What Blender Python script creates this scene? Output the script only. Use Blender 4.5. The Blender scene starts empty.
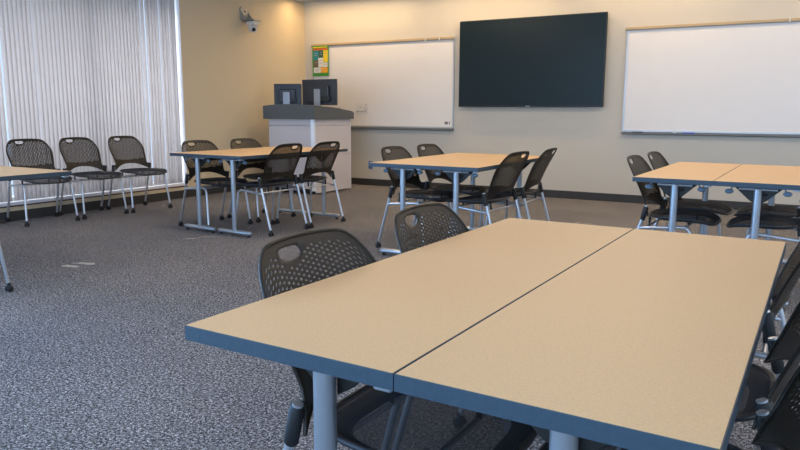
import bpy, bmesh, math, random
from mathutils import Vector, Matrix
random.seed(7)
C = bpy.context.scene.collection
PI = math.pi

# ------------------------------------------------------------------ materials
def nodes(name):
    m = bpy.data.materials.new(name); m.use_nodes = True
    nt = m.node_tree; b = nt.nodes['Principled BSDF']
    return m, nt, b

def simple(name, col, rough=.5, metal=0., spec=.5, noise=0., scale=60., bump=0., coat=0.):
    m, nt, b = nodes(name)
    b.inputs['Base Color'].default_value = (*col, 1)
    b.inputs['Roughness'].default_value = rough
    b.inputs['Metallic'].default_value = metal
    b.inputs['Specular IOR Level'].default_value = spec
    b.inputs['Coat Weight'].default_value = coat
    tc = nt.nodes.new('ShaderNodeTexCoord')
    n = nt.nodes.new('ShaderNodeTexNoise'); n.inputs['Scale'].default_value = scale; n.inputs['Detail'].default_value = 4
    nt.links.new(tc.outputs['Object'], n.inputs['Vector'])
    if noise:
        r = nt.nodes.new('ShaderNodeValToRGB')
        r.color_ramp.elements[0].position = .3; r.color_ramp.elements[1].position = .7
        r.color_ramp.elements[0].color = (*[c*(1-noise) for c in col], 1)
        r.color_ramp.elements[1].color = (*[min(1, c*(1+noise)) for c in col], 1)
        nt.links.new(n.outputs['Fac'], r.inputs['Fac']); nt.links.new(r.outputs['Color'], b.inputs['Base Color'])
    if bump:
        bp = nt.nodes.new('ShaderNodeBump'); bp.inputs['Strength'].default_value = bump; bp.inputs['Distance'].default_value = .002
        nt.links.new(n.outputs['Fac'], bp.inputs['Height']); nt.links.new(bp.outputs['Normal'], b.inputs['Normal'])
    return m

def carpet_mat():
    m, nt, b = nodes('carpet_loop')
    tc = nt.nodes.new('ShaderNodeTexCoord')
    v = nt.nodes.new('ShaderNodeTexVoronoi'); v.inputs['Scale'].default_value = 185
    n = nt.nodes.new('ShaderNodeTexNoise'); n.inputs['Scale'].default_value = 95; n.inputs['Detail'].default_value = 5; n.inputs['Roughness'].default_value = .9
    big = nt.nodes.new('ShaderNodeTexNoise'); big.inputs['Scale'].default_value = 1.1; big.inputs['Detail'].default_value = 3
    for x in (v, n, big): nt.links.new(tc.outputs['Object'], x.inputs['Vector'])
    r = nt.nodes.new('ShaderNodeValToRGB'); cr = r.color_ramp
    cr.elements[0].position = .41; cr.elements[0].color = (.012, .0115, .012, 1)
    cr.elements[1].position = .61; cr.elements[1].color = (.50, .48, .47, 1)
    e = cr.elements.new(.5); e.color = (.112, .106, .102, 1)
    nt.links.new(n.outputs['Fac'], r.inputs['Fac'])
    r2 = nt.nodes.new('ShaderNodeValToRGB'); c2 = r2.color_ramp
    c2.elements[0].color = (.12, .12, .12, 1); c2.elements[1].color = (2.1, 2.08, 2.1, 1)
    nt.links.new(v.outputs['Color'], r2.inputs['Fac'])
    mx = nt.nodes.new('ShaderNodeMix'); mx.data_type = 'RGBA'; mx.blend_type = 'MULTIPLY'; mx.inputs[0].default_value = 1
    nt.links.new(r.outputs['Color'], mx.inputs[6]); nt.links.new(r2.outputs['Color'], mx.inputs[7])
    r3 = nt.nodes.new('ShaderNodeValToRGB'); c3 = r3.color_ramp
    c3.elements[0].position = .35; c3.elements[0].color = (.88, .88, .9, 1); c3.elements[1].position = .65; c3.elements[1].color = (1.1, 1.08, 1.06, 1)
    nt.links.new(big.outputs['Fac'], r3.inputs['Fac'])
    m2 = nt.nodes.new('ShaderNodeMix'); m2.data_type = 'RGBA'; m2.blend_type = 'MULTIPLY'; m2.inputs[0].default_value = 1
    nt.links.new(mx.outputs[2], m2.inputs[6]); nt.links.new(r3.outputs['Color'], m2.inputs[7])
    nt.links.new(m2.outputs[2], b.inputs['Base Color'])
    bp = nt.nodes.new('ShaderNodeBump'); bp.inputs['Strength'].default_value = .35; bp.inputs['Distance'].default_value = .003
    nt.links.new(n.outputs['Fac'], bp.inputs['Height']); nt.links.new(bp.outputs['Normal'], b.inputs['Normal'])
    b.inputs['Roughness'].default_value = .95; b.inputs['Specular IOR Level'].default_value = .15
    return m

def seat_mesh_mat():
    # woven suspension mesh: fine threads with real gaps (procedural alpha)
    m, nt, b = nodes('seat_mesh_weave')
    b.inputs['Base Color'].default_value = (.016, .020, .028, 1); b.inputs['Roughness'].default_value = .75
    tc = nt.nodes.new('ShaderNodeTexCoord')
    n = nt.nodes.new('ShaderNodeTexChecker'); n.inputs['Scale'].default_value = 420
    nt.links.new(tc.outputs['Object'], n.inputs['Vector'])
    mr = nt.nodes.new('ShaderNodeMapRange'); mr.inputs['To Min'].default_value = .74; mr.inputs['To Max'].default_value = .95
    nt.links.new(n.outputs['Fac'], mr.inputs['Value']); nt.links.new(mr.outputs['Result'], b.inputs['Alpha'])
    return m

def blind_mat():
    m, nt, b = nodes('blind_fabric')
    nt.nodes.remove(b)
    out = nt.nodes['Material Output']
    d = nt.nodes.new('ShaderNodeBsdfDiffuse'); d.inputs['Color'].default_value = (.62, .60, .62, 1)
    t = nt.nodes.new('ShaderNodeBsdfTranslucent'); t.inputs['Color'].default_value = (.68, .65, .65, 1)
    mx = nt.nodes.new('ShaderNodeMixShader'); mx.inputs[0].default_value = .5
    tc = nt.nodes.new('ShaderNodeTexCoord'); w = nt.nodes.new('ShaderNodeTexNoise')
    mp = nt.nodes.new('ShaderNodeMapping'); mp.inputs['Scale'].default_value = (40, 40, 1.5)
    w.inputs['Scale'].default_value = 4
    nt.links.new(tc.outputs['Object'], mp.inputs['Vector']); nt.links.new(mp.outputs['Vector'], w.inputs['Vector'])
    r = nt.nodes.new('ShaderNodeValToRGB'); r.color_ramp.elements[0].color = (.54, .52, .55, 1); r.color_ramp.elements[1].color = (.70, .68, .70, 1)
    nt.links.new(w.outputs['Fac'], r.inputs['Fac']); nt.links.new(r.outputs['Color'], d.inputs['Color'])
    nt.links.new(d.outputs[0], mx.inputs[1]); nt.links.new(t.outputs[0], mx.inputs[2]); nt.links.new(mx.outputs[0], out.inputs['Surface'])
    return m

def glass_mat():
    m, nt, b = nodes('window_glass')
    nt.nodes.remove(b); out = nt.nodes['Material Output']
    t = nt.nodes.new('ShaderNodeBsdfTransparent'); t.inputs['Color'].default_value = (.9, .95, .97, 1)
    g = nt.nodes.new('ShaderNodeBsdfGlossy'); g.inputs['Roughness'].default_value = .02
    mx = nt.nodes.new('ShaderNodeMixShader'); mx.inputs[0].default_value = .06
    nt.links.new(t.outputs[0], mx.inputs[1]); nt.links.new(g.outputs[0], mx.inputs[2]); nt.links.new(mx.outputs[0], out.inputs['Surface'])
    return m

def emit(name, col, s):
    m, nt, b = nodes(name)
    b.inputs['Base Color'].default_value = (.8, .8, .8, 1)
    b.inputs['Emission Color'].default_value = (*col, 1); b.inputs['Emission Strength'].default_value = s
    return m

M = dict(
 carpet=carpet_mat(),
 wall=simple('wall_paint', (.60, .555, .475), .8, spec=.25, noise=.025, scale=220, bump=.25),
 wall_tan=simple('wall_paint_tan', (.63, .52, .355), .8, spec=.25, noise=.03, scale=220, bump=.25),
 ceiling=simple('ceiling_tile', (.46, .53, .64), .9, noise=.05, scale=150, bump=.3),
 base=simple('rubber_base', (.036, .034, .033), .55),
 laminate=simple('tan_laminate', (.71, .455, .23), .5, spec=.4, noise=.07, scale=260),
 edge=simple('edge_band', (.033, .058, .082), .5, noise=.1, scale=90),
 steel=simple('painted_silver', (.46, .50, .55), .32, metal=.75, noise=.03, scale=30),
 chrome=simple('satin_chrome', (.60, .62, .66), .34, metal=.8),
 black=simple('black_plastic', (.014, .0135, .013), .45, spec=.4, noise=.1, scale=300),
 shell=simple('chair_shell_plastic', (.021, .016, .0105), .42, spec=.35, noise=.12, scale=400, bump=.1),
 rubber=simple('black_rubber', (.012, .012, .013), .6),
 seatmesh=seat_mesh_mat(),
 seatrim=simple('seat_rim_plastic', (.022, .024, .028), .45),
 pad=simple('lever_pad', (.13, .20, .27), .4),
 white=simple('white_enamel', (.82, .775, .73), .36, spec=.4, noise=.01, scale=5),
 alu=simple('brushed_aluminium', (.52, .53, .54), .35, metal=.6),
 tray=simple('tray_grey', (.16, .165, .165), .5, metal=.3),
 cork=simple('tan_map_rail', (.50, .37, .21), .6, noise=.12, scale=200),
 screen=simple('screen_dark', (.009, .019, .023), .30, spec=.22, noise=.1, scale=400),
 bezel=simple('bezel_black', (.012, .013, .015), .4),
 monback=simple('monitor_back', (.030, .036, .046), .35),
 monfoot=simple('monitor_stand_grey', (.36, .38, .42), .4, metal=.4),
 hood=simple('lectern_hood_charcoal', (.095, .105, .112), .6, noise=.12, scale=160),
 panel=simple('lectern_panel', (.60, .56, .57), .6, noise=.05, scale=200),
 pillar=simple('lectern_pillar', (.72, .75, .80), .35, metal=.2),
 offwhite=simple('off_white_plastic', (.62, .61, .58), .45),
 lens=simple('lens_black', (.008, .008, .009), .12),
 greymetal=simple('bracket_grey', (.36, .34, .30), .45, metal=.3),
 blind=blind_mat(), glass=glass_mat(),
 frame=simple('window_frame_white', (.82, .83, .85), .4),
 sill=simple('sill_white', (.80, .80, .83), .35),
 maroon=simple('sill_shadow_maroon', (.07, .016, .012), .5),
 green=simple('poster_green', (.05, .28, .03), .5), teal=simple('poster_teal', (.02, .25, .30), .5),
 dteal=simple('poster_dark_teal', (.02, .10, .10), .5), yellow=simple('poster_yellow', (.85, .62, .03), .5),
 orange=simple('poster_orange', (.90, .38, .02), .5), paper=simple('poster_paper', (.75, .72, .68), .6),
 brown=simple('poster_brown', (.14, .10, .07), .5), red=simple('poster_red', (.65, .10, .03), .5),
 blue=simple('marker_blue', (.008, .04, .42), .4), outlet=simple('outlet_blue', (.10, .20, .42), .4),
 tape=simple('pale_tape', (.50, .46, .39), .8, noise=.35, scale=70),
 light_warm=emit('lamp_warm', (1, .80, .52), 9.), light_neutral=emit('lamp_neutral', (1, .93, .82), 7.),
)

# ------------------------------------------------------------------ mesh helpers
def obj(name, bm, m, parent=None, smooth=False, bevel=0., loc=None, angle=40):
    bmesh.ops.recalc_face_normals(bm, faces=bm.faces)
    me = bpy.data.meshes.new(name); bm.to_mesh(me); bm.free()
    o = bpy.data.objects.new(name, me); C.objects.link(o)
    me.materials.append(M[m] if isinstance(m, str) else m)
    if parent: o.parent = parent
    if loc: o.location = loc
    if smooth:
        for p in me.polygons: p.use_smooth = True
        me.set_sharp_from_angle(angle=math.radians(angle))
    if bevel:
        b = o.modifiers.new('bevel', 'BEVEL'); b.width = bevel; b.segments = 2; b.limit_method = 'ANGLE'
    return o

def box(bm, x0, x1, y0, y1, z0, z1, mat=None):
    r = bmesh.ops.create_cube(bm, size=1)
    T = Matrix.Translation(((x0+x1)/2, (y0+y1)/2, (z0+z1)/2)) @ Matrix.Diagonal((abs(x1-x0), abs(y1-y0), abs(z1-z0), 1))
    if mat: T = mat @ T
    bmesh.ops.transform(bm, matrix=T, verts=r['verts'])
    return r['verts']

def boxbm(*a):
    bm = bmesh.new(); box(bm, *a); return bm

def tube(bm, pts, r, seg=10, cap=True, radii=None):
    """sweep a circle of radius r along the points"""
    pts = [Vector(p) for p in pts]; n = len(pts); rings = []
    up = None
    for i, p in enumerate(pts):
        if i == 0: t = pts[1]-pts[0]
        elif i == n-1: t = pts[-1]-pts[-2]
        else: t = (pts[i+1]-p).normalized() + (p-pts[i-1]).normalized()
        t.normalize()
        if up is None:
            a = Vector((0, 0, 1)) if abs(t.z) < .9 else Vector((0, 1, 0))
            up = (a - t*a.dot(t)).normalized()
        else: up = (up - t*up.dot(t)).normalized()
        s = t.cross(up)
        rr = radii[i] if radii else r
        rings.append([bm.verts.new(p + (up*math.cos(k*2*PI/seg) + s*math.sin(k*2*PI/seg))*rr) for k in range(seg)])
    for a, b in zip(rings, rings[1:]):
        for k in range(seg): bm.faces.new((a[k], a[(k+1) % seg], b[(k+1) % seg], b[k]))
    if cap: bm.faces.new(rings[0][::-1]); bm.faces.new(rings[-1])

def smooth_path(pts, n=8):
    """Catmull-Rom"""
    P = [Vector(p) for p in pts]; P = [P[0]*2-P[1]] + P + [P[-1]*2-P[-2]]; out = []
    for i in range(1, len(P)-2):
        for k in range(n):
            t = k/n; a, b, c, d = P[i-1:i+3]
            out.append(.5*((2*b) + (c-a)*t + (2*a-5*b+4*c-d)*t*t + (-a+3*b-3*c+d)*t**3))
    out.append(P[-2]); return out

def fillet(pts, rad, n=6):
    """round the inner corners of a polyline"""
    P = [Vector(p) for p in pts]; out = [P[0]]
    for i in range(1, len(P)-1):
        a, b, c = P[i-1], P[i], P[i+1]
        u = (a-b).normalized(); v = (c-b).normalized()
        s, e = b+u*rad, b+v*rad
        for k in range(n+1):
            t = k/n; out.append(s*(1-t)**2 + b*2*t*(1-t) + e*t*t)
    out.append(P[-1]); return out

def prism(bm, poly, axis, a0, a1, mat=None):
    """extrude a 2D polygon along an axis: axis 'x' (poly=(y,z)), 'y' (poly=(x,z)), 'z' (poly=(x,y))"""
    f = {'x': lambda p, a: (a, p[0], p[1]), 'y': lambda p, a: (p[0], a, p[1]), 'z': lambda p, a: (p[0], p[1], a)}[axis]
    A = [bm.verts.new(f(p, a0)) for p in poly]; B = [bm.verts.new(f(p, a1)) for p in poly]
    n = len(poly)
    for i in range(n): bm.faces.new((A[i], A[(i+1) % n], B[(i+1) % n], B[i]))
    bm.faces.new(A[::-1]); bm.faces.new(B)
    if mat: bmesh.ops.transform(bm, matrix=mat, verts=A+B)

def tag(o, label, cat, group=None, kind=None):
    o['label'] = label; o['category'] = cat
    if group: o['group'] = group
    if kind: o['kind'] = kind
    return o

def thing(name, label, cat, loc=(0, 0, 0), rz=0, group=None):
    o = bpy.data.objects.new(name, None); o.empty_display_size = .1; C.objects.link(o)
    o.location = loc; o.rotation_euler = (0, 0, rz); return tag(o, label, cat, group)

def struct(name, bm, m, parent=None, **k):
    o = obj(name, bm, m, parent, **k)
    if not parent: o['kind'] = 'structure'
    return o

def dup(root, loc, rz, label, group=None):
    r = root.copy(); C.objects.link(r); r.location = loc; r.rotation_euler = (0, 0, rz); r['label'] = label
    if group: r['group'] = group
    def rec(src, dst):
        for ch in list(src.children):
            c = ch.copy(); C.objects.link(c); c.parent = dst; rec(ch, c)
    rec(root, r)
    return r

# ------------------------------------------------------------------ room shell
XL, XR, YF, YB, H = -6.924, 4.2, 8.859, -3.2, 2.77
struct('floor', boxbm(XL-.2, XR+.2, YB-.2, YF+.2, -.1, 0), 'carpet')
struct('ceiling', boxbm(XL-.2, XR+.2, YB-.2, YF+.2, H, H+.12), 'ceiling')
struct('wall_front', boxbm(XL-.2, XR+.2, YF, YF+.2, 0, H), 'wall')
# left wall with the long window opening
WY0, WY1, WZ0, WZ1 = -2.4, 6.345, .155, 2.68
bm = bmesh.new()
box(bm, XL-.2, XL, YB, YF, 0, WZ0); box(bm, XL-.2, XL, YB, YF, WZ1, H)
box(bm, XL-.2, XL, YB, WY0, WZ0, WZ1); box(bm, XL-.2, XL, WY1, YF, WZ0, WZ1)
struct('wall_left', bm, 'wall_tan')
# right wall with window opening
bm = bmesh.new()
RY0, RY1, RZ0, RZ1 = .5, 6.5, .9, 2.5
box(bm, XR, XR+.2, YB, YF, 0, RZ0); box(bm, XR, XR+.2, YB, YF, RZ1, H)
box(bm, XR, XR+.2, YB, RY0, RZ0, RZ1); box(bm, XR, XR+.2, RY1, YF, RZ0, RZ1)
struct('wall_right', bm, 'wall')
# back wall with window opening
bm = bmesh.new()
BX0, BX1, BZ0, BZ1 = -6., 3.6, .8, 2.5
box(bm, XL-.2, XR+.2, YB-.2, YB, 0, BZ0); box(bm, XL-.2, XR+.2, YB-.2, YB, BZ1, H)
box(bm, XL-.2, BX0, YB-.2, YB, BZ0, BZ1); box(bm, BX1, XR+.2, YB-.2, YB, BZ0, BZ1)
struct('wall_back', bm, 'wall')
struct('baseboard_front', boxbm(XL, XR, YF-.012, YF, 0, .1), 'base', bevel=.003)
struct('baseboard_left', boxbm(XL, XL+.012, YB, YF-.012, 0, .1), 'base', bevel=.003)
struct('baseboard_right', boxbm(XR-.012, XR, YB, YF-.012, 0, .1), 'base', bevel=.003)

def window(n, ax, a0, a1, z0, z1, c0, c1, mull):
    """frame and glass inside an opening; ax = 'x': the wall stands at constant x"""
    r = bpy.data.objects.new('window_%d' % n, None); C.objects.link(r); r['kind'] = 'structure'
    f = bmesh.new(); t = .04
    def B(bm, u0, u1, d0, d1, w0, w1):
        if ax == 'x': box(bm, d0, d1, u0, u1, w0, w1)
        else: box(bm, u0, u1, d0, d1, w0, w1)
    B(f, a0, a0+t, c0, c1, z0, z1); B(f, a1-t, a1, c0, c1, z0, z1)
    B(f, a0+t, a1-t, c0, c1, z0, z0+t); B(f, a0+t, a1-t, c0, c1, z1-t, z1)
    for k in range(1, mull):
        u = a0 + (a1-a0)*k/mull; B(f, u-.025, u+.025, c0+.01, c1-.01, z0+t, z1-t)
    obj('window_frame', f, 'frame', r, bevel=.002)
    g = bmesh.new(); m_ = (c0+c1)/2; B(g, a0+.01, a1-.01, m_-.003, m_+.003, z0+.01, z1-.01)
    obj('window_pane', g, 'glass', r)
    return r
w1 = window(1, 'x', WY0, WY1, WZ0+.03, WZ1, XL-.17, XL-.11, 7)
window(2, 'x', RY0, RY1, RZ0, RZ1, XR+.06, XR+.12, 4)
window(3, 'y', BX0, BX1, BZ0, BZ1, YB-.12, YB-.06, 6)
struct('trim_1', boxbm(XL-.11, XL+.008, WY0, WY1-.012, WZ0, WZ0+.03), 'sill', bevel=.003)           # white sill
struct('sill_shadow_strip', boxbm(XL-.004, XL+.005, WY0, WY1, WZ0-.013, WZ0), 'maroon')                    # dark strip stands in for the shadow gap under the sill
struct('trim_3', boxbm(XL-.11, XL+.006, WY1-.012, WY1, WZ0, WZ1), 'sill', bevel=.002)                        # white jamb edge

# vertical blinds in front of the glass: many narrow hanging slats (surface pattern of one blind)
vb = thing('vertical_blind', 'long pale grey vertical blind covering the left window', 'blind', (XL-.05, 0, 0))
sl = bmesh.new(); pitch = .0475; y = WY1-.060; k = 0
rnd = random.Random(3)
gaps = {1: .012, 4: .016, 8: .020, 9: .012, 44: .026, 37: .012, 22: .007}
while y > 2.2:
    ang = math.radians(7 + rnd.uniform(-2, 2))
    w = .0262
    dx, dy = math.sin(ang)*w, math.cos(ang)*w
    x0 = 0
    tw = rnd.uniform(-.002, .002)
    a = [sl.verts.new(v) for v in ((x0-dx, y-dy, .192), (x0+.006, y, .192), (x0+dx, y+dy, .192))]
    b = [sl.verts.new(v) for v in ((x0-dx+tw, y-dy, 2.62), (x0+.006, y, 2.62), (x0+dx-tw, y+dy, 2.62))]
    sl.faces.new((a[0], a[1], b[1], b[0])); sl.faces.new((a[1], a[2], b[2], b[1]))
    y -= pitch + gaps.get(k, 0) + rnd.uniform(-.002, .002); k += 1
so = obj('slats', sl, 'blind', vb, smooth=True, angle=70)
sm = so.modifiers.new('solid', 'SOLIDIFY'); sm.thickness = .0006
obj('head_rail', boxbm(-.03, .03, 2.1, WY1-.014, 2.62, 2.675), 'frame', vb, bevel=.003)

# ------------------------------------------------------------------ chair
def chair_shell():
    bm = bmesh.new()
    NU, NV = 28, 50
    def hw(t):
        a = .198 + .030*min(1, max(0, (t-.22)/.60))**.8
        if t < .26: a += .030*((.26-t)/.26)**1.5
        return a
    def pos(u, v):
        au = abs(u)
        zb = .522 - .072*au**2.6
        zt = .822 - .016*au**2 - .085*max(0, (au-.52)/.48)**2.5
        z = zb + (zt-zb)*v
        t = (z-.455)/.37
        y = u*hw(t)
        # rounded top corners pull the side in
        if v > .8: y *= 1 - .05*((v-.8)/.2)**2*au**2
        q = max(0, (z-.5)/.23)**1.15
        xe = -.150 - .108*q + (.5-z)*.1*(z < .5)
        xc = xe - .050 + .018*min(1.4, q)
        k = (y/.22)**2
        x = xc*(1-k) + xe*k
        return Vector((x, y, z))
    # handle hole (rounded D), centre and size in (y, z)
    hy, hz, ha, hb = -.064, .788, .041, .0155
    def inD(y, z, g=0.):
        dy = (y-hy)/(ha+g); dz = (z-hz)/(hb+g)
        e = 4.0 if dz > 0 else 2.0
        s = 1.0 if dz > 0 else 1.0
        return abs(dy)**e + abs(dz*s)**e
    V = {}
    def vert(i, j):
        if (i, j) not in V: V[i, j] = bm.verts.new(pos(-1+2*i/NU, j/NV))
        return V[i, j]
    removed = set()
    for i in range(NU):
        for j in range(NV):
            c = pos(-1+2*(i+.5)/NU, (j+.5)/NV)
            if inD(c.y, c.z) < 1: removed.add((i, j))
    for i in range(NU):
        for j in range(NV):
            if (i, j) in removed: continue
            q = [vert(i, j), vert(i+1, j), vert(i+1, j+1), vert(i, j+1)]
            c = sum((v.co for v in q), Vector())/4
            au = abs(-1+2*(i+.5)/NU); z = c.z
            hole = (i+j) % 2 == 0 and 4 <= j < NV-4 and au < .93 and z > .555+.02*au and inD(c.y, c.z, .015) > 1
            if au > .82 and z > .765: hole = False
            if not hole: bm.faces.new(q); continue
            # 8-sided hole inside the quad
            eu = (q[1].co-q[0].co+q[2].co-q[3].co)/2; ev = (q[3].co-q[0].co+q[2].co-q[1].co)/2
            r = .47
            ring = [bm.verts.new(c + eu*.37*math.cos(a*PI/4+PI/8+PI) + ev*r*math.sin(a*PI/4+PI/8+PI)) for a in range(8)]
            # ring[0],[1]: lower-left .. order: a=0 -> 202.5deg (left-low), 1 -> 247.5 (low-left), 2 -> 292.5, 3 -> 337.5, 4 -> 22.5, 5 -> 67.5, 6 -> 112.5, 7 -> 157.5
            for a, b, c0, d in ((q[0], q[1], 2, 1), (q[1], q[2], 4, 3), (q[2], q[3], 6, 5), (q[3], q[0], 0, 7)):
                bm.faces.new((a, b, ring[c0], ring[d]))
            for a, c0, d in ((q[0], 1, 0), (q[1], 3, 2), (q[2], 5, 4), (q[3], 7, 6)):
                bm.faces.new((a, ring[c0], ring[d]))
    # pull the vertices around the handle hole onto its outline
    for (i, j), v in V.items():
        nb = [(i-1, j-1), (i, j-1), (i-1, j), (i, j)]
        k = sum(n in removed for n in nb)
        if 0 < k < 4:
            for _ in range(12):
                s = inD(v.co.y, v.co.z)
                g = s**(-.35)
                v.co.y = hy + (v.co.y-hy)*(.4+.6*g); v.co.z = hz + (v.co.z-hz)*(.4+.6*g)
    bmesh.ops.delete(bm, geom=[v for v in bm.verts if not v.link_faces], context='VERTS')
    outline = [pos(u, 1) for u in [-1+2*k/40 for k in range(41)]]
    side = [pos(1, v) for v in [1-k/24 for k in range(1, 25)]]
    bot = [pos(u, 0) for u in [1-2*k/40 for k in range(1, 41)]]
    side2 = [pos(-1, v) for v in [k/24 for k in range(1, 24)]]
    return bm, outline+side+bot+side2

def make_chair(name='chair'):
    t = thing('stacking_chair', '', 'chair')
    bm, rim = chair_shell()
    sh = obj('backrest', bm, 'shell', t, smooth=True, angle=60)
    s = sh.modifiers.new('solid', 'SOLIDIFY'); s.thickness = .0022; s.offset = 0
    rb = bmesh.new(); tube(rb, rim+[rim[0]], .0048, 8, cap=False)
    bmesh.ops.remove_doubles(rb, verts=rb.verts, dist=1e-5)
    obj('backrest_rim', rb, 'shell', t, smooth=True, angle=80)
    # seat: rim frame with rounded outline, waterfall front, suspension mesh
    def sz(x, y):
        z = .448 - .004*math.exp(-((x+.02)/.11)**2)*(1-(y/.225)**2)
        if x > .10: z -= .040*((x-.10)/.15)**2
        if x < -.12: z += .006*((-.12-x)/.06)
        return z
    def outl(n=64, g=0.):
        pts = []
        for k in range(n):
            a = 2*PI*k/n; ca, sa = math.cos(a), math.sin(a)
            e = 2/3.6
            x = .038 + (.205-g)*math.copysign(abs(ca)**e, ca); yy = (.222-g)*math.copysign(abs(sa)**e, sa)
            yy *= 1 - .10*max(0, -(x-.038)/.205)
            pts.append((x, yy))
        return pts
    o1 = outl()
    rb = bmesh.new(); ring = [Vector((x, y, sz(x, y))) for x, y in o1]
    tube(rb, ring+[ring[0]], .0085, 8, cap=False); bmesh.ops.remove_doubles(rb, verts=rb.verts, dist=1e-5)
    obj('seat_rim', rb, 'seatrim', t, smooth=True, angle=80)
    mb = bmesh.new(); o2 = outl(64, .006); rings = []
    for s_ in (1, .85, .7, .55, .4, .25, .1):
        rings.append([mb.verts.new((.035+(x-.035)*s_, y*s_, sz(.035+(x-.035)*s_, y*s_)+.005+.003*(1-s_))) for x, y in o2])
    for a, b in zip(rings, rings[1:]):
        for k in range(64): mb.faces.new((a[k], a[(k+1) % 64], b[(k+1) % 64], b[k]))
    mb.faces.new(rings[-1])
    obj('seat', mb, 'seatmesh', t, smooth=True, angle=80)
    # solid plastic pan lip under the front and sides of the mesh
    pb = bmesh.new()
    i1 = outl(64, .008); i2 = outl(64, .052)
    top = [pb.verts.new((x, y, sz(x, y)-.006)) for x, y in i1]; bt = [pb.verts.new((x, y, sz(x, y)-.020)) for x, y in i2]
    for k in range(64): pb.faces.new((top[k], top[(k+1) % 64], bt[(k+1) % 64], bt[k]))
    pn = obj('seat_pan', pb, 'seatrim', t, smooth=True, angle=80)
    s = pn.modifiers.new('solid', 'SOLIDIFY'); s.thickness = .004
    for sy in (-1, 1):
        # rear leg rises from the castor to the sleeve that holds the backrest
        lb = bmesh.new()
        tube(lb, smooth_path([(-.287, sy*.243, .045), (-.262, sy*.243, .12), (-.195, sy*.238, .36), (-.159, sy*.238, .48), (-.152, sy*.238, .512)], 6), .0108, 10)
        leg = obj('leg', lb, 'chrome', t, smooth=True)
        castor(leg, -.287, sy*.243)
        fb = bmesh.new()
        tube(fb, fillet([(-.190, sy*.238, .372), (.120, sy*.226, .400), (.163, sy*.247, .045)], .055), .0105, 10)
        leg = obj('leg', fb, 'chrome', t, smooth=True)
        castor(leg, .163, sy*.247)
        sb = bmesh.new()
        tube(sb, [(-.174, sy*.238, .425), (-.172, sy*.238, .430), (-.154, sy*.238, .508), (-.152, sy*.238, .514)], .018, 12, radii=[.013, .0165, .0165, .013])
        sl_ = obj('backrest_sleeve', sb, 'rubber', t, smooth=True)
        kb = bmesh.new(); tube(kb, [(-.152, sy*.238, .514), (-.1505, sy*.238, .519)], .012, 12); obj('sleeve_cap', kb, 'chrome', sl_, smooth=True)
        # black mounting arm from sleeve to shell
        ab = bmesh.new(); tube(ab, [(-.156, sy*.238, .50), (-.162, sy*.215, .505)], .012, 8); obj('mounting_arm', ab, 'black', t, smooth=True)
    cb = bmesh.new()
    tube(cb, [(-.155, -.236, .380), (-.155, .236, .380)], .008, 8); tube(cb, [(.09, -.236, .398), (.09, .236, .398)], .008, 8)
    obj('cross_bar', cb, 'chrome', t, smooth=True)
    for x, z0 in ((-.155, .380), (.09, .398)):
        for sy in (-1, 1):
            kb = bmesh.new(); tube(kb, [(x, sy*.13, z0), (x+.004, sy*.13, .436)], .008, 8); obj('seat_bracket', kb, 'black', t, smooth=True)
    return t

def castor(leg, x, y):
    b = bmesh.new()
    tube(b, [(x, y, .040), (x, y, .058)], .0115, 10)
    box(b, x-.006, x+.006, y-.008, y+.008, .018, .05)
    for s in (-1, 1): tube(b, [(x, y+s*.007, .019), (x, y+s*.009, .019), (x, y+s*.017, .019), (x, y+s*.019, .019)], .02, 14, radii=[.016, .019, .019, .016])
    return obj('castor', b, 'rubber', leg, smooth=True)

proto = make_chair()
first = [True]
def chair(x, y, rz, label, group):
    if first[0]:
        first[0] = False; proto.location = (x, y, 0); proto.rotation_euler = (0, 0, rz); proto['label'] = label; proto['group'] = group
        return proto
    return dup(proto, (x, y, 0), rz, label, group)

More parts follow.
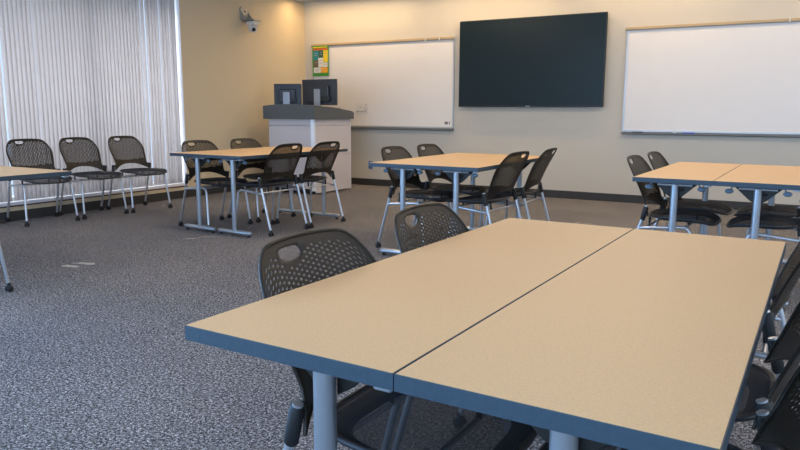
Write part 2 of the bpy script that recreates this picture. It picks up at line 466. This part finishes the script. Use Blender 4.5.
D = math.radians
CH = [
 (-.712, 1.30, D(-1), 'black perforated chair nearest the camera, left side of the foreground table', 'chairs at the foreground table'),
 (-.712, 1.88, D(-1), 'black perforated chair behind the nearest one, left side of the foreground table', 'chairs at the foreground table'),
 (-.185, 1.28, PI+D(0), 'dark perforated chair at the lower right picture corner beside the foreground table', 'chairs at the foreground table'),
 (-.190, 1.82, PI+D(0), 'dark perforated chair at the right picture edge, middle one right of the foreground table', 'chairs at the foreground table'),
 (-.22, 2.575, PI+D(0), 'dark perforated chair at the far right corner of the foreground table', 'chairs at the foreground table'),
 (-4.915, 4.89, D(-8), 'black chair with chrome legs on the window side of the left table, nearer the camera', 'chairs at the left table'),
 (-4.87, 5.51, D(-6), 'black chair on the window side of the left table, farther back by the lectern', 'chairs at the left table'),
 (-4.37, 4.96, PI+D(-3), 'black chair seen from behind, left of the two facing away at the left table', 'chairs at the left table'),
 (-4.34, 5.52, PI+D(-4), 'black chair seen from behind before the lectern at the left table', 'chairs at the left table'),
 (-2.705, 5.00, D(-4), 'black chair at the left front corner of the middle table', 'chairs at the middle table'),
 (-2.67, 5.545, D(-4), 'black chair at the left far corner of the middle table', 'chairs at the middle table'),
 (-2.17, 4.97, PI+D(-6), 'black chair seen from behind on the right of the middle table, nearer one', 'chairs at the middle table'),
 (-2.13, 5.54, PI+D(2), 'black chair seen nearly edge on, rightmost at the middle table', 'chairs at the middle table'),
 (-.705, 4.875, D(-4), 'black chair at the near left corner of the right table', 'chairs at the right table'),
 (-.68, 5.425, D(-4), 'black chair at the far left corner of the right table', 'chairs at the right table'),
 (-.16, 4.86, PI+D(2), 'black chair facing left under the right table, nearer one with its dark seat showing', 'chairs at the right table'),
 (-.16, 5.40, PI+D(0), 'black chair facing left under the right table, farther one against the front wall side', 'chairs at the right table'),
 (-6.56, 4.139, D(-9), 'black chair by the blinds, leftmost of the row of three', 'chairs along the window'),
 (-6.53, 4.706, D(-3), 'black chair by the blinds, middle of the row of three', 'chairs along the window'),
 (-6.485, 5.270, D(-3), 'black chair by the blinds, rightmost of the row of three', 'chairs along the window'),
 (-4.45, 2.21, PI/2+D(2), 'chair under the table at the left picture edge, only a chrome leg and castor showing', None),
]
for c in CH: chair(*c)

# ------------------------------------------------------------------ tables
TW, TL, TH = .449, 1.54, .73
def oval_foot(bm, a, b, w=.027, h=.019, z=.036, seg=12):
    """horizontal foot tube with rounded ends, oval in section, running along x"""
    st = [(a, .35), (a+.008, .75), (a+.022, 1), (b-.022, 1), (b-.008, .75), (b, .35)]
    rings = [[bm.verts.new((x, math.cos(k*2*PI/seg)*w*s, z+math.sin(k*2*PI/seg)*h*s)) for k in range(seg)] for x, s in st]
    for p, q in zip(rings, rings[1:]):
        for k in range(seg): bm.faces.new((p[k], p[(k+1) % seg], q[(k+1) % seg], q[k]))
    bm.faces.new(rings[0][::-1]); bm.faces.new(rings[-1])

def make_table(W=TW, L=TL, ins=.124, foot=.205, foots=0.):
    """origin at the near left corner of the top, on the floor; x across, y along"""
    t = thing('training_table', '', 'table'); cx = W/2
    obj('tabletop', boxbm(.002, W-.002, .002, L-.002, TH-.027, TH), 'laminate', t)
    eb = bmesh.new()
    for a in ((0, W, 0, .002), (0, W, L-.002, L), (0, .002, .002, L-.002), (W-.002, W, .002, L-.002)):
        box(eb, *a, TH-.028, TH-.0008)
    obj('edge_band', eb, 'edge', t)
    for yy, s in ((ins, 1), (L-ins, -1)):
        lb = bmesh.new(); tube(lb, [(cx, yy, .045), (cx, yy, TH-.045)], .0215, 20)
        leg = obj('leg', lb, 'steel', t, smooth=True)
        fb = bmesh.new(); m_ = bmesh.new()
        oval_foot(fb, cx-foot, cx+foot)
        bmesh.ops.transform(fb, matrix=Matrix.Translation((0, yy, 0)), verts=fb.verts)
        ft = obj('foot', fb, 'steel', leg, smooth=True)
        for sx in (-1, 1):
            gb = bmesh.new(); tube(gb, [(cx+sx*(foot-.035), yy, 0), (cx+sx*(foot-.035), yy, .022)], .014, 12)
            obj('glide', gb, 'black', leg, smooth=True)
        # flip bracket: two black wings running down to the post, and a silver hinge bar
        wb = bmesh.new()
        for sx in (-1, 1):
            prism(wb, [(cx+sx*.012, TH-.030), (cx+sx*.125, TH-.030), (cx+sx*.125, TH-.040), (cx+sx*.045, TH-.115), (cx+sx*.012, TH-.135)], 'y', yy+s*.020, yy+s*.034)
        box(wb, cx-.14, cx+.14, yy-.012, yy+.045 if s > 0 else yy+.012, TH-.040, TH-.029)
        obj('flip_bracket', wb, 'black', t, bevel=.002)
        kb = bmesh.new(); tube(kb, [(cx+.028, yy+s*.03, TH-.066), (cx+.046, yy+s*.03, TH-.066)], .022, 16)
        kn = obj('latch_knob', kb, 'black', t, smooth=True)
        kb = bmesh.new(); tube(kb, [(cx+.046, yy+s*.03, TH-.066), (cx+.050, yy+s*.03, TH-.066)], .009, 12); obj('latch_pin', kb, 'chrome', kn, smooth=True)
        hb = bmesh.new(); tube(hb, [(cx-.10, yy-s*.006, TH-.047), (cx+.10, yy-s*.006, TH-.047)], .007, 10)
        obj('hinge_bar', hb, 'steel', t, smooth=True)
        for sx in (-1, 1):
            kb = bmesh.new()
            tube(kb, [(cx+sx*.135, yy, TH-.032), (cx+sx*.142, yy, TH-.060)], .005, 8)
            r = bmesh.ops.create_uvsphere(kb, u_segments=14, v_segments=8, radius=1)
            bmesh.ops.transform(kb, matrix=Matrix.Translation((cx+sx*.150, yy, TH-.066)) @ Matrix.Diagonal((.024, .016, .015, 1)), verts=r['verts'])
            obj('release_lever', kb, 'pad', t, smooth=True)
    obj('table_connector', boxbm(W-.045, W-.012, .012, .045, TH-.040, TH-.0285), 'steel', t, bevel=.004)
    bb = bmesh.new(); box(bb, cx-.02, cx+.02, ins, L-ins, TH-.075, TH-.042)
    obj('cross_beam', bb, 'black', t, bevel=.004)
    return t

tp = make_table(); tfirst = [True]
def pair(x, y, rz, which, labs):
    for k in (0, 1):
        off = Vector((k*(TW+.002), 0)); c, s = math.cos(rz), math.sin(rz)
        p = (x+c*off.x, y+s*off.x, 0)
        if tfirst[0]:
            tfirst[0] = False; tp.location = p; tp.rotation_euler = (0, 0, rz); tp['label'] = labs[k]; tp['group'] = which
        else: dup(tp, p, rz, labs[k], which)
pair(-.957, .855, D(-.9), 'pair of tables in the foreground', ('tan topped table in the foreground, left half of the pair', 'tan topped table in the foreground, right half of the pair'))
pair(-.905, 4.335, D(-1.2), 'pair of tables on the right', ('tan topped table on the right by the whiteboard with markers, left half of its pair', 'tan topped table at the right picture edge under the whiteboard, right half of its pair'))
pair(-2.870, 4.43, D(0), 'pair of tables in the middle', ('tan topped table below the big screen, left half of the middle pair', 'tan topped table below the big screen, right half of the middle pair'))
pair(-5.08, 4.46, D(-1.7), 'pair of tables on the left', ('tan topped table before the lectern, window side half of its pair', 'tan topped table before the lectern, half nearer the room centre'))
big = make_table(.72, 1.83, .71, .25)
big.location = (-4.07, 2.05, 0); big.rotation_euler = (0, 0, PI/2)
big['label'] = 'tan topped table cut by the left picture edge in front of the window chairs'

# ------------------------------------------------------------------ whiteboards
def rail_clip(bm, x, z, y):
    box(bm, x-.008, x+.008, y-.004, y, z-.05, z+.018)
    tube(bm, [(x, y-.006, z+.012), (x, y-.006, z-.030), (x+.006, y-.014, z-.046), (x, y-.020, z-.036)], .003, 6)
def whiteboard(label, x0, x1, z0, z1, clips, cat='whiteboard'):
    t = thing('whiteboard', label, cat, ((x0+x1)/2, YF, z0)); w = (x1-x0)/2; h = z1-z0
    obj('writing_surface', boxbm(-w+.015, w-.015, -.018, -.002, .02, h-.02), 'white', t)
    f = bmesh.new()
    box(f, -w, -w+.02, -.026, 0, 0, h-.02); box(f, w-.02, w, -.026, 0, 0, h-.02)
    box(f, -w+.02, w-.02, -.024, 0, 0, .02)
    obj('board_frame', f, 'alu', t, bevel=.002)
    r = bmesh.new(); box(r, -w-.02, w+.01, -.030, 0, h-.024, h+.006)
    mr = obj('map_rail', r, 'cork', t, bevel=.003)
    r = bmesh.new(); box(r, -w-.02, w+.01, -.034, -.001, h-.034, h-.024)
    obj('rail_shadow_lip', r, 'tray', mr)  # dark colour gives the shadow line beneath the map rail
    c = bmesh.new(); box(c, w-.004, w+.012, -.036, 0, h-.036, h+.016); obj('rail_end_cap', c, 'offwhite', mr, bevel=.003)
    tr = bmesh.new(); prism(tr, [(-.075, -.024), (-.075, -.013), (-.070, -.010), (-.066, -.015), (-.026, -.015), (-.026, .0), (0, .0), (0, -.03), (-.03, -.034)], 'x', -w, w)
    obj('marker_tray', tr, 'tray', t)
    for cxx in clips:
        b = bmesh.new(); rail_clip(b, cxx-(x0+x1)/2, h, -.032); obj('rail_clip', b, 'offwhite', t)
    return t
whiteboard('white marker board left of the big screen with a poster over its corner', -6.764, -4.318, .880, 2.128, (-4.77, -4.55))
whiteboard('white marker board right of the big screen with markers on its tray', -2.005, .42, .880, 2.120, (-.29,))

# small white card with dark marks stuck on left board, small mark in its lower right corner
cd = thing('board_card', 'small white card with little dark marks stuck low on the left whiteboard', 'card', (-5.85, YF-.019, 1.145))
obj('card', boxbm(-.115, .105, -.003, 0, -.075, .080), 'paper', cd)
b = bmesh.new()
for x, z, w, h in ((-.085, -.035, .03, .02), (-.045, -.032, .025, .015), (-.01, -.035, .03, .018), (.03, -.034, .028, .02), (.07, -.020, .012, .05), (-.03, .03, .018, .016), (.045, .02, .018, .014), (.075, .06, .010, .03)):
    box(b, x-w/2, x+w/2, -.0045, -.003, z-h/2, z+h/2)
obj('printed_marks', b, 'monfoot', cd)
b = bmesh.new(); box(b, -.055, -.005, -.002, 0, -.018, .018); box(b, .012, .026, -.002, 0, -.018, .02)
o = obj('board_logo', b, 'tray', loc=(-4.40, YF-.0185, .955)); tag(o, 'tiny dark printed mark in the lower right corner of the left whiteboard', 'mark')

# markers and eraser on the right tray
def marker(x0, x1, m, label, cap, name='marker'):
    y = YF-.048; z = .880-.015+.0095
    t = thing(name, label, 'marker', ((x0+x1)/2, y, z-.0095), 0, 'things on the right marker tray'); w = (x1-x0)/2
    b = bmesh.new(); tube(b, [(-w, 0, .0095), (w*.35, 0, .0095)], .009, 12); obj('barrel', b, m, t, smooth=True)
    b = bmesh.new(); tube(b, [(w*.35, 0, .0095), (w*.42, 0, .0095), (w, 0, .0095)], .0095, 12); obj('cap', b, cap, t, smooth=True)
marker(-1.875, -1.750, 'bezel', 'black marker, leftmost on the right whiteboard tray', 'bezel')
marker(-1.485, -1.370, 'tray', 'grey marker between the black and the blue one on the tray', 'monfoot')
marker(-1.300, -1.165, 'blue', 'blue marker on the right whiteboard tray', 'blue')

# ------------------------------------------------------------------ poster over the left board
px = thing('poster', 'green bordered poster with coloured squares above the lectern', 'poster', (-6.605, YF-.036, 1.872))
obj('backing', boxbm(-.148, .158, -.004, 0, -.225, .232), 'green', px)
hw_ = .155
def cell(name, m, x0, x1, z0, z1): obj(name, boxbm(x0, x1, -.006, -.004, z0, z1), m, px)
cell('title_strip', 'yellow', -.135, .14, .203, .215)
cell('red_strip', 'red', -.13, .14, .165, .192)
cell('teal_square', 'teal', -.13, -.035, .02, .16)
cell('dark_teal_square', 'dteal', -.03, .055, .055, .16)
cell('yellow_square', 'yellow', .06, .145, -.015, .16)
cell('brown_square', 'brown', -.125, -.04, -.09, .015)
cell('white_square', 'paper', -.035, .055, -.09, .05)
cell('white_square', 'paper', .06, .14, -.09, -.02)
cell('white_square', 'paper', -.125, .01, -.175, -.095)
cell('orange_square', 'orange', .015, .14, -.175, -.095)
b = bmesh.new()
for x, z, w in ((-.11, .12, .05), (-.11, .09, .06), (-.005, .13, .04), (-.005, .10, .045), (.08, .11, .045), (-.105, -.02, .045), (-.015, .01, .05), (-.015, -.03, .05), (.08, -.05, .04), (-.1, -.12, .09), (-.1, -.145, .07), (.04, -.13, .07)):
    box(b, x, x+w, -.0075, -.006, z-.004, z+.004)
obj('text_lines', b, 'monfoot', px)

# ------------------------------------------------------------------ big wall screen
sc = thing('wall_display', 'large dark flat screen mounted between the two whiteboards', 'television', (-3.214, YF, 1.178))
obj('screen_body', boxbm(-1.0, .975, -.085, -.045, 0, 1.140), 'bezel', sc, bevel=.004)
obj('screen', boxbm(-.988, .963, -.087, -.085, .022, 1.128), 'screen', sc)
obj('wall_mount', boxbm(-.45, .45, -.045, 0, .3, .85), 'bezel', sc)
obj('logo', boxbm(-.03, .03, -.0868, -.085, .005, .014), 'alu', sc)
# ------------------------------------------------------------------ outlet, marks on the floor
ot = thing('wall_outlet', 'blue wall outlet low on the front wall beside the lectern', 'outlet', (-5.71, YF, .31))
obj('cover_plate', boxbm(-.038, .038, -.006, 0, -.058, .058), 'outlet', ot, bevel=.002)
obj('socket', boxbm(-.017, .017, -.009, -.006, .008, .040), 'tray', ot); obj('socket', boxbm(-.017, .017, -.009, -.006, -.040, -.008), 'tray', ot)
def marks(x, y, rz, label, segs):
    b = bmesh.new(); r = random.Random(int(x*100))
    for (x0, y0, x1, y1, w) in segs:
        n = 6; d = Vector((x1-x0, y1-y0)); L_ = d.length; d.normalize(); q = Vector((-d.y, d.x))
        A = []; B_ = []
        for k in range(n+1):
            p = Vector((x0, y0))+d*L_*k/n; ww = w*(.6+.5*r.random())*(1 if 0 < k < n else .4)
            A.append(b.verts.new((*(p+q*ww), .0025))); B_.append(b.verts.new((*(p-q*ww), .0025)))
        for k in range(n): b.faces.new((A[k], A[k+1], B_[k+1], B_[k]))
    o = obj('tape_mark', b, 'tape', loc=(x, y, 0)); o.rotation_euler = (0, 0, rz)
    tag(o, label, 'tape mark')
marks(-4.56, 3.08, D(30), 'worn pale tape mark on the open carpet in front of the window chairs', [(-.07, -.05, .06, -.09, .03), (0, .045, .14, -.005, .032), (.05, .05, -.04, .02, .012)])
marks(-4.60, 4.31, D(30), 'pale worn dashes on the carpet before the left table foot', [(-.10, -.05, 0, -.04, .013), (0, -.04, .02, .05, .003), (.02, .05, .13, .06, .013)])
marks(-2.02, 6.86, D(30), 'thin pale scuff on the carpet right of the middle table', [(-.06, -.06, .03, -.04, .018), (.03, -.04, .11, .05, .015), (.14, -.02, .22, -.02, .012)])

# ------------------------------------------------------------------ lectern
lx0, lx1, ly0, ly1 = -6.42, -5.655, 7.38, 8.25
lt = thing('lectern', 'large grey lectern with charcoal hood in the corner', 'lectern', (0, 0, 0))
lt.location = ((lx0+lx1)/2, (ly0+ly1)/2, 0)
ox, oy = lt.location.x, lt.location.y
X0, X1, Y0, Y1 = lx0-ox, lx1-ox, ly0-oy, ly1-oy
b = bmesh.new(); box(b, X0+.03, X1-.02, Y0+.03, Y1-.02, .07, 1.0); obj('cabinet_body', b, 'panel', lt)
b = bmesh.new()
for z0, z1 in ((.075, .916), (.922, 1.006)): box(b, X0, X1-.045, Y0, Y0+.03, z0, z1)
obj('front_panel', b, 'panel', lt, bevel=.002)
b = bmesh.new()
for z0, z1 in ((.02, .52), (.526, .916), (.922, 1.006)): box(b, X1-.02, X1, Y0+.045, Y1-.012, z0, z1)
obj('side_panel', b, 'panel', lt, bevel=.002)
b = bmesh.new(); box(b, X1-.02, X1+.001, Y1-.012, Y1, .01, 1.006); obj('edge_strip', b, 'pillar', lt)
# rounded corner pillar
b = bmesh.new(); r_ = .05; cxp, cyp = X1-.05, Y0+.05
poly = [(X1-.05, Y0-.0), (X1-.05, Y0+.05), (X1, Y0+.05)] + [(cxp+r_*math.cos(a), cyp+r_*math.sin(a)) for a in [-k*PI/16 for k in range(1, 8)]]
prism(b, poly, 'z', .05, 1.006); obj('corner_pillar', b, 'pillar', lt, smooth=True)
b = bmesh.new(); box(b, X0+.05, X1-.05, Y0+.05, Y1-.05, .012, .07)
for (x, y) in ((X0+.08, Y0+.06), (X1-.10, Y0+.06), (X1-.06, Y0+.35), (X1-.06, Y1-.1), (X0+.08, Y1-.1)):
    tube(b, [(x-.02, y, .03), (x+.02, y, .03)], .03, 12)
obj('plinth', b, 'rubber', lt)
# hood: arched front wall, two sloping cheeks, desk inside
hx0, hx1, hy0, hy1 = X0-.06, X1+.045, Y0-.045, Y1+.02
b = bmesh.new(); n = 14
top = [(hx0+(hx1-hx0)*k/n, 1.178+.026*math.sin(PI*(k/n)**.8*.92)) for k in range(n+1)]
prism(b, [(hx0, 1.006), (hx1, 1.006)] + top[::-1], 'y', hy0, hy0+.03); obj('hood_front', b, 'hood', lt, bevel=.004)
for xx in (hx0, hx1-.03):
    b = bmesh.new(); prism(b, [(hy0+.03, 1.006), (hy1, 1.006), (hy1, 1.095), (hy1-.05, 1.115), (hy0+.45, 1.165), (hy0+.03, 1.185)], 'x', xx, xx+.03)
    obj('hood_cheek', b, 'hood', lt, bevel=.004)
obj('desk_surface', boxbm(hx0+.03, hx1-.03, hy0+.03, hy1-.005, 1.008, 1.05), 'hood', lt)

def monitor(x, y, w, h, zb, rz, label):
    t = thing('computer_monitor', label, 'monitor', (x, y, 1.0505), rz, 'monitors on the lectern')
    z0 = zb-1.0505
    obj('stand_base', boxbm(-.11, .11, -.09, .11, 0, .012), 'monfoot', t, bevel=.004)
    b = bmesh.new(); box(b, -.05, .05, -.058, -.035, .012, z0+h*.62); obj('stand_column', b, 'monfoot', t, bevel=.004)
    b = bmesh.new(); prism(b, [(-w/2, z0), (w/2, z0), (w/2, z0+h), (-w/2, z0+h)], 'y', -.005, .020)
    obj('screen_housing', b, 'monback', t, bevel=.004)
    b = bmesh.new(); box(b, -w*.30, w*.30, -.035, -.005, z0+h*.12, z0+h*.75); obj('rear_cover', b, 'monback', t, bevel=.012)
    obj('display_panel', boxbm(-w/2+.012, w/2-.012, .020, .022, z0+.012, z0+h-.012), 'screen', t)
    b = bmesh.new(); box(b, w*.10, w*.34, -.0362, -.035, z0+h*.14, z0+h*.34); obj('port_panel', b, 'bezel', t)
    b = bmesh.new(); tube(b, [(0, -.0555, z0+h*.55), (0, -.0570, z0+h*.55)], .012, 14); obj('stand_badge', b, 'tray', t)
monitor(-5.775, 7.68, .60, .345, 1.192, D(-3), 'larger monitor seen from behind, right of the two on the lectern')
monitor(-6.290, 7.64, .40, .295, 1.19, D(18), 'smaller monitor seen from behind, left of the two on the lectern')
b = bmesh.new(); tube(b, [(0, 0, 0), (0, 0, .012)], .018, 12); tube(b, [(0, 0, .012), (0, 0, .05), (-.02, -.01, .09)], .004, 8); tube(b, [(-.02, -.01, .09), (-.03, -.015, .11)], .009, 8)
o = obj('microphone', b, 'tray', loc=(-5.72, 8.12, 1.0505), smooth=True); tag(o, 'little gooseneck microphone at the low back edge of the lectern', 'microphone')

# ------------------------------------------------------------------ wall camera
pc = thing('wall_camera', 'white camera with black lens on a bracket high on the left wall', 'security camera', (XL, 7.50, 2.235))
b = bmesh.new()
prism(b, [(-.085, .12), (.075, .12), (.075, .25), (.03, .30), (-.06, .30), (-.085, .27)], 'x', 0, .022); obj('wall_plate', b, 'greymetal', pc, bevel=.004)
b = bmesh.new(); tube(b, [(.022, 0, .235), (.030, 0, .235)], .013, 12); obj('bolt', b, 'bezel', pc)
b = bmesh.new()
prism(b, [(.02, .10), (.24, .10), (.24, .115), (.10, .135), (.02, .24)], 'y', -.07, -.062); prism(b, [(.02, .10), (.24, .10), (.24, .115), (.10, .135), (.02, .24)], 'y', .062, .07)
box(b, .02, .25, -.07, .07, .098, .108)
obj('bracket_arm', b, 'greymetal', pc)
b = bmesh.new(); box(b, .09, .23, -.06, .06, .045, .097); obj('camera_base', b, 'offwhite', pc, bevel=.01)
b = bmesh.new(); tube(b, [(.16, 0, .05), (.16, 0, .03)], .035, 16)
for s in (-1, 1): box(b, .13, .19, s*.052-.006, s*.052+.006, -.04, .05)
obj('yoke', b, 'offwhite', pc, bevel=.004)
dirv = Vector((.80, -.58, -.15)).normalized(); c0 = Vector((.16, 0, -.010))
hb_ = bmesh.new(); tube(hb_, [c0-dirv*.045, c0-dirv*.035, c0+dirv*.03, c0+dirv*.05], .045, 20, radii=[.030, .044, .046, .040])
ch = obj('camera_head', hb_, 'offwhite', pc, smooth=True)
b = bmesh.new(); tube(b, [c0+dirv*.050, c0+dirv*.062], .026, 20); obj('lens', b, 'lens', ch, smooth=True)

# ------------------------------------------------------------------ ceiling lights (real fixtures with lamps)
def washer(x, L_, pw, label):
    t = thing('wall_washer', label, 'ceiling light', (x, YF-.40, H), 0, 'wall washer strips above the front wall')
    b = bmesh.new(); box(b, -L_/2, L_/2, -.07, -.05, -.014, 0); box(b, -L_/2, L_/2, .05, .07, -.014, 0); box(b, -L_/2, -L_/2+.02, -.05, .05, -.014, 0); box(b, L_/2-.02, L_/2, -.05, .05, -.014, 0)
    obj('light_frame', b, 'frame', t)
    obj('diffuser', boxbm(-L_/2+.02, L_/2-.02, -.05, .05, -.008, -.002), 'light_warm', t)
    l = bpy.data.lights.new('washer_lamp', 'AREA'); l.shape = 'RECTANGLE'; l.size = L_-.06; l.size_y = .09; l.energy = pw; l.color = (1, .65, .30)
    o = bpy.data.objects.new('washer_lamp', l); C.objects.link(o); o.parent = t; o.location = (0, 0, -.016)
for x, e in ((-5.85, 12), (-3.75, 10), (-1.65, 7), (.45, 5), (2.55, 5)): washer(x, 1.9, e, 'long narrow warm ceiling light washing the front wall')
def troffer(x, y, pw, col=(1, .76, .47)):
    t = thing('ceiling_troffer', 'rectangular ceiling light above the tables', 'ceiling light', (x, y, H), 0, 'ceiling lights over the tables')
    b = bmesh.new(); box(b, -.6, .6, -.15, -.13, -.012, 0); box(b, -.6, .6, .13, .15, -.012, 0); box(b, -.6, -.58, -.13, .13, -.012, 0); box(b, .58, .6, -.13, .13, -.012, 0)
    obj('light_frame', b, 'frame', t)
    obj('diffuser', boxbm(-.58, .58, -.13, .13, -.008, -.002), 'light_neutral', t)
    l = bpy.data.lights.new('troffer_lamp', 'AREA'); l.shape = 'RECTANGLE'; l.size = 1.1; l.size_y = .24; l.energy = pw; l.color = col
    o = bpy.data.objects.new('troffer_lamp', l); C.objects.link(o); o.parent = t; o.location = (0, 0, -.015)
for x in (-4.2, -1.4, 1.4):
    for y, e, c_ in ((6.6, 13, (1, .75, .48)), (4.3, 13, (1, .77, .52)), (1.3, 5, (1, .80, .54))): troffer(x, y, e, c_)

# daylight entering through the windows (lamps sit in the window openings)
def portal(name, loc, rot, sx, sy, e, col):
    l = bpy.data.lights.new(name, 'AREA'); l.shape = 'RECTANGLE'; l.size = sx; l.size_y = sy; l.energy = e; l.color = col
    o = bpy.data.objects.new(name, l); C.objects.link(o); o.location = loc; o.rotation_euler = rot
    return o
portal('daylight_back', ((BX0+BX1)/2, YB+.0, (BZ0+BZ1)/2), (D(90), 0, 0), BX1-BX0, BZ1-BZ0, 255, (.46, .69, 1))
portal('daylight_right', (XR, (RY0+RY1)/2, (RZ0+RZ1)/2), (D(90), 0, D(90)), RY1-RY0, RZ1-RZ0, 60, (.66, .80, 1))
portal('daylight_left', (XL-.25, 4.4, 1.25), (D(90), 0, D(-90)), 4.6, 2.2, 112, (1, .93, .88))
dw = portal('daylight_open_window', (XL-.02, -.5, 1.4), (D(90), 0, D(-90)), 3.6, 2.3, 235, (.28, .57, 1)); dw.data.spread = D(130)

w = bpy.data.worlds.new('world'); bpy.context.scene.world = w; w.use_nodes = True
bg = w.node_tree.nodes['Background']; bg.inputs[0].default_value = (.62, .76, 1, 1); bg.inputs[1].default_value = 1.3

# ------------------------------------------------------------------ camera
yaw, pitch, roll, F, h = .530, .163, .004, 692.7, 1.118
cy, sy = math.cos(yaw), math.sin(yaw)
f = Vector((-sy, cy, 0)); r = Vector((cy, sy, 0)); u = Vector((0, 0, 1))
f2 = f*math.cos(pitch)-u*math.sin(pitch); u2 = u*math.cos(pitch)+f*math.sin(pitch)
r3 = r*math.cos(roll)+u2*math.sin(roll); u3 = u2*math.cos(roll)-r*math.sin(roll)
cam = bpy.data.cameras.new('camera'); co = bpy.data.objects.new('camera', cam); C.objects.link(co)
cam.sensor_width = 36; cam.lens = F/800*36; cam.clip_start = .05; cam.clip_end = 100
m4 = Matrix((r3, u3, -f2)).transposed().to_4x4(); m4.translation = (0, 0, h); co.matrix_world = m4
S = bpy.context.scene; S.camera = co
S.view_settings.view_transform = 'Standard'; S.view_settings.look = 'None'; S.view_settings.gamma = 1; S.view_settings.exposure = .12
S.view_settings.use_curve_mapping = False
S.cycles.use_denoising = True
S.cycles.max_bounces = 8; S.cycles.diffuse_bounces = 4; S.cycles.transparent_max_bounces = 16
S.cycles.sample_clamp_indirect = 4
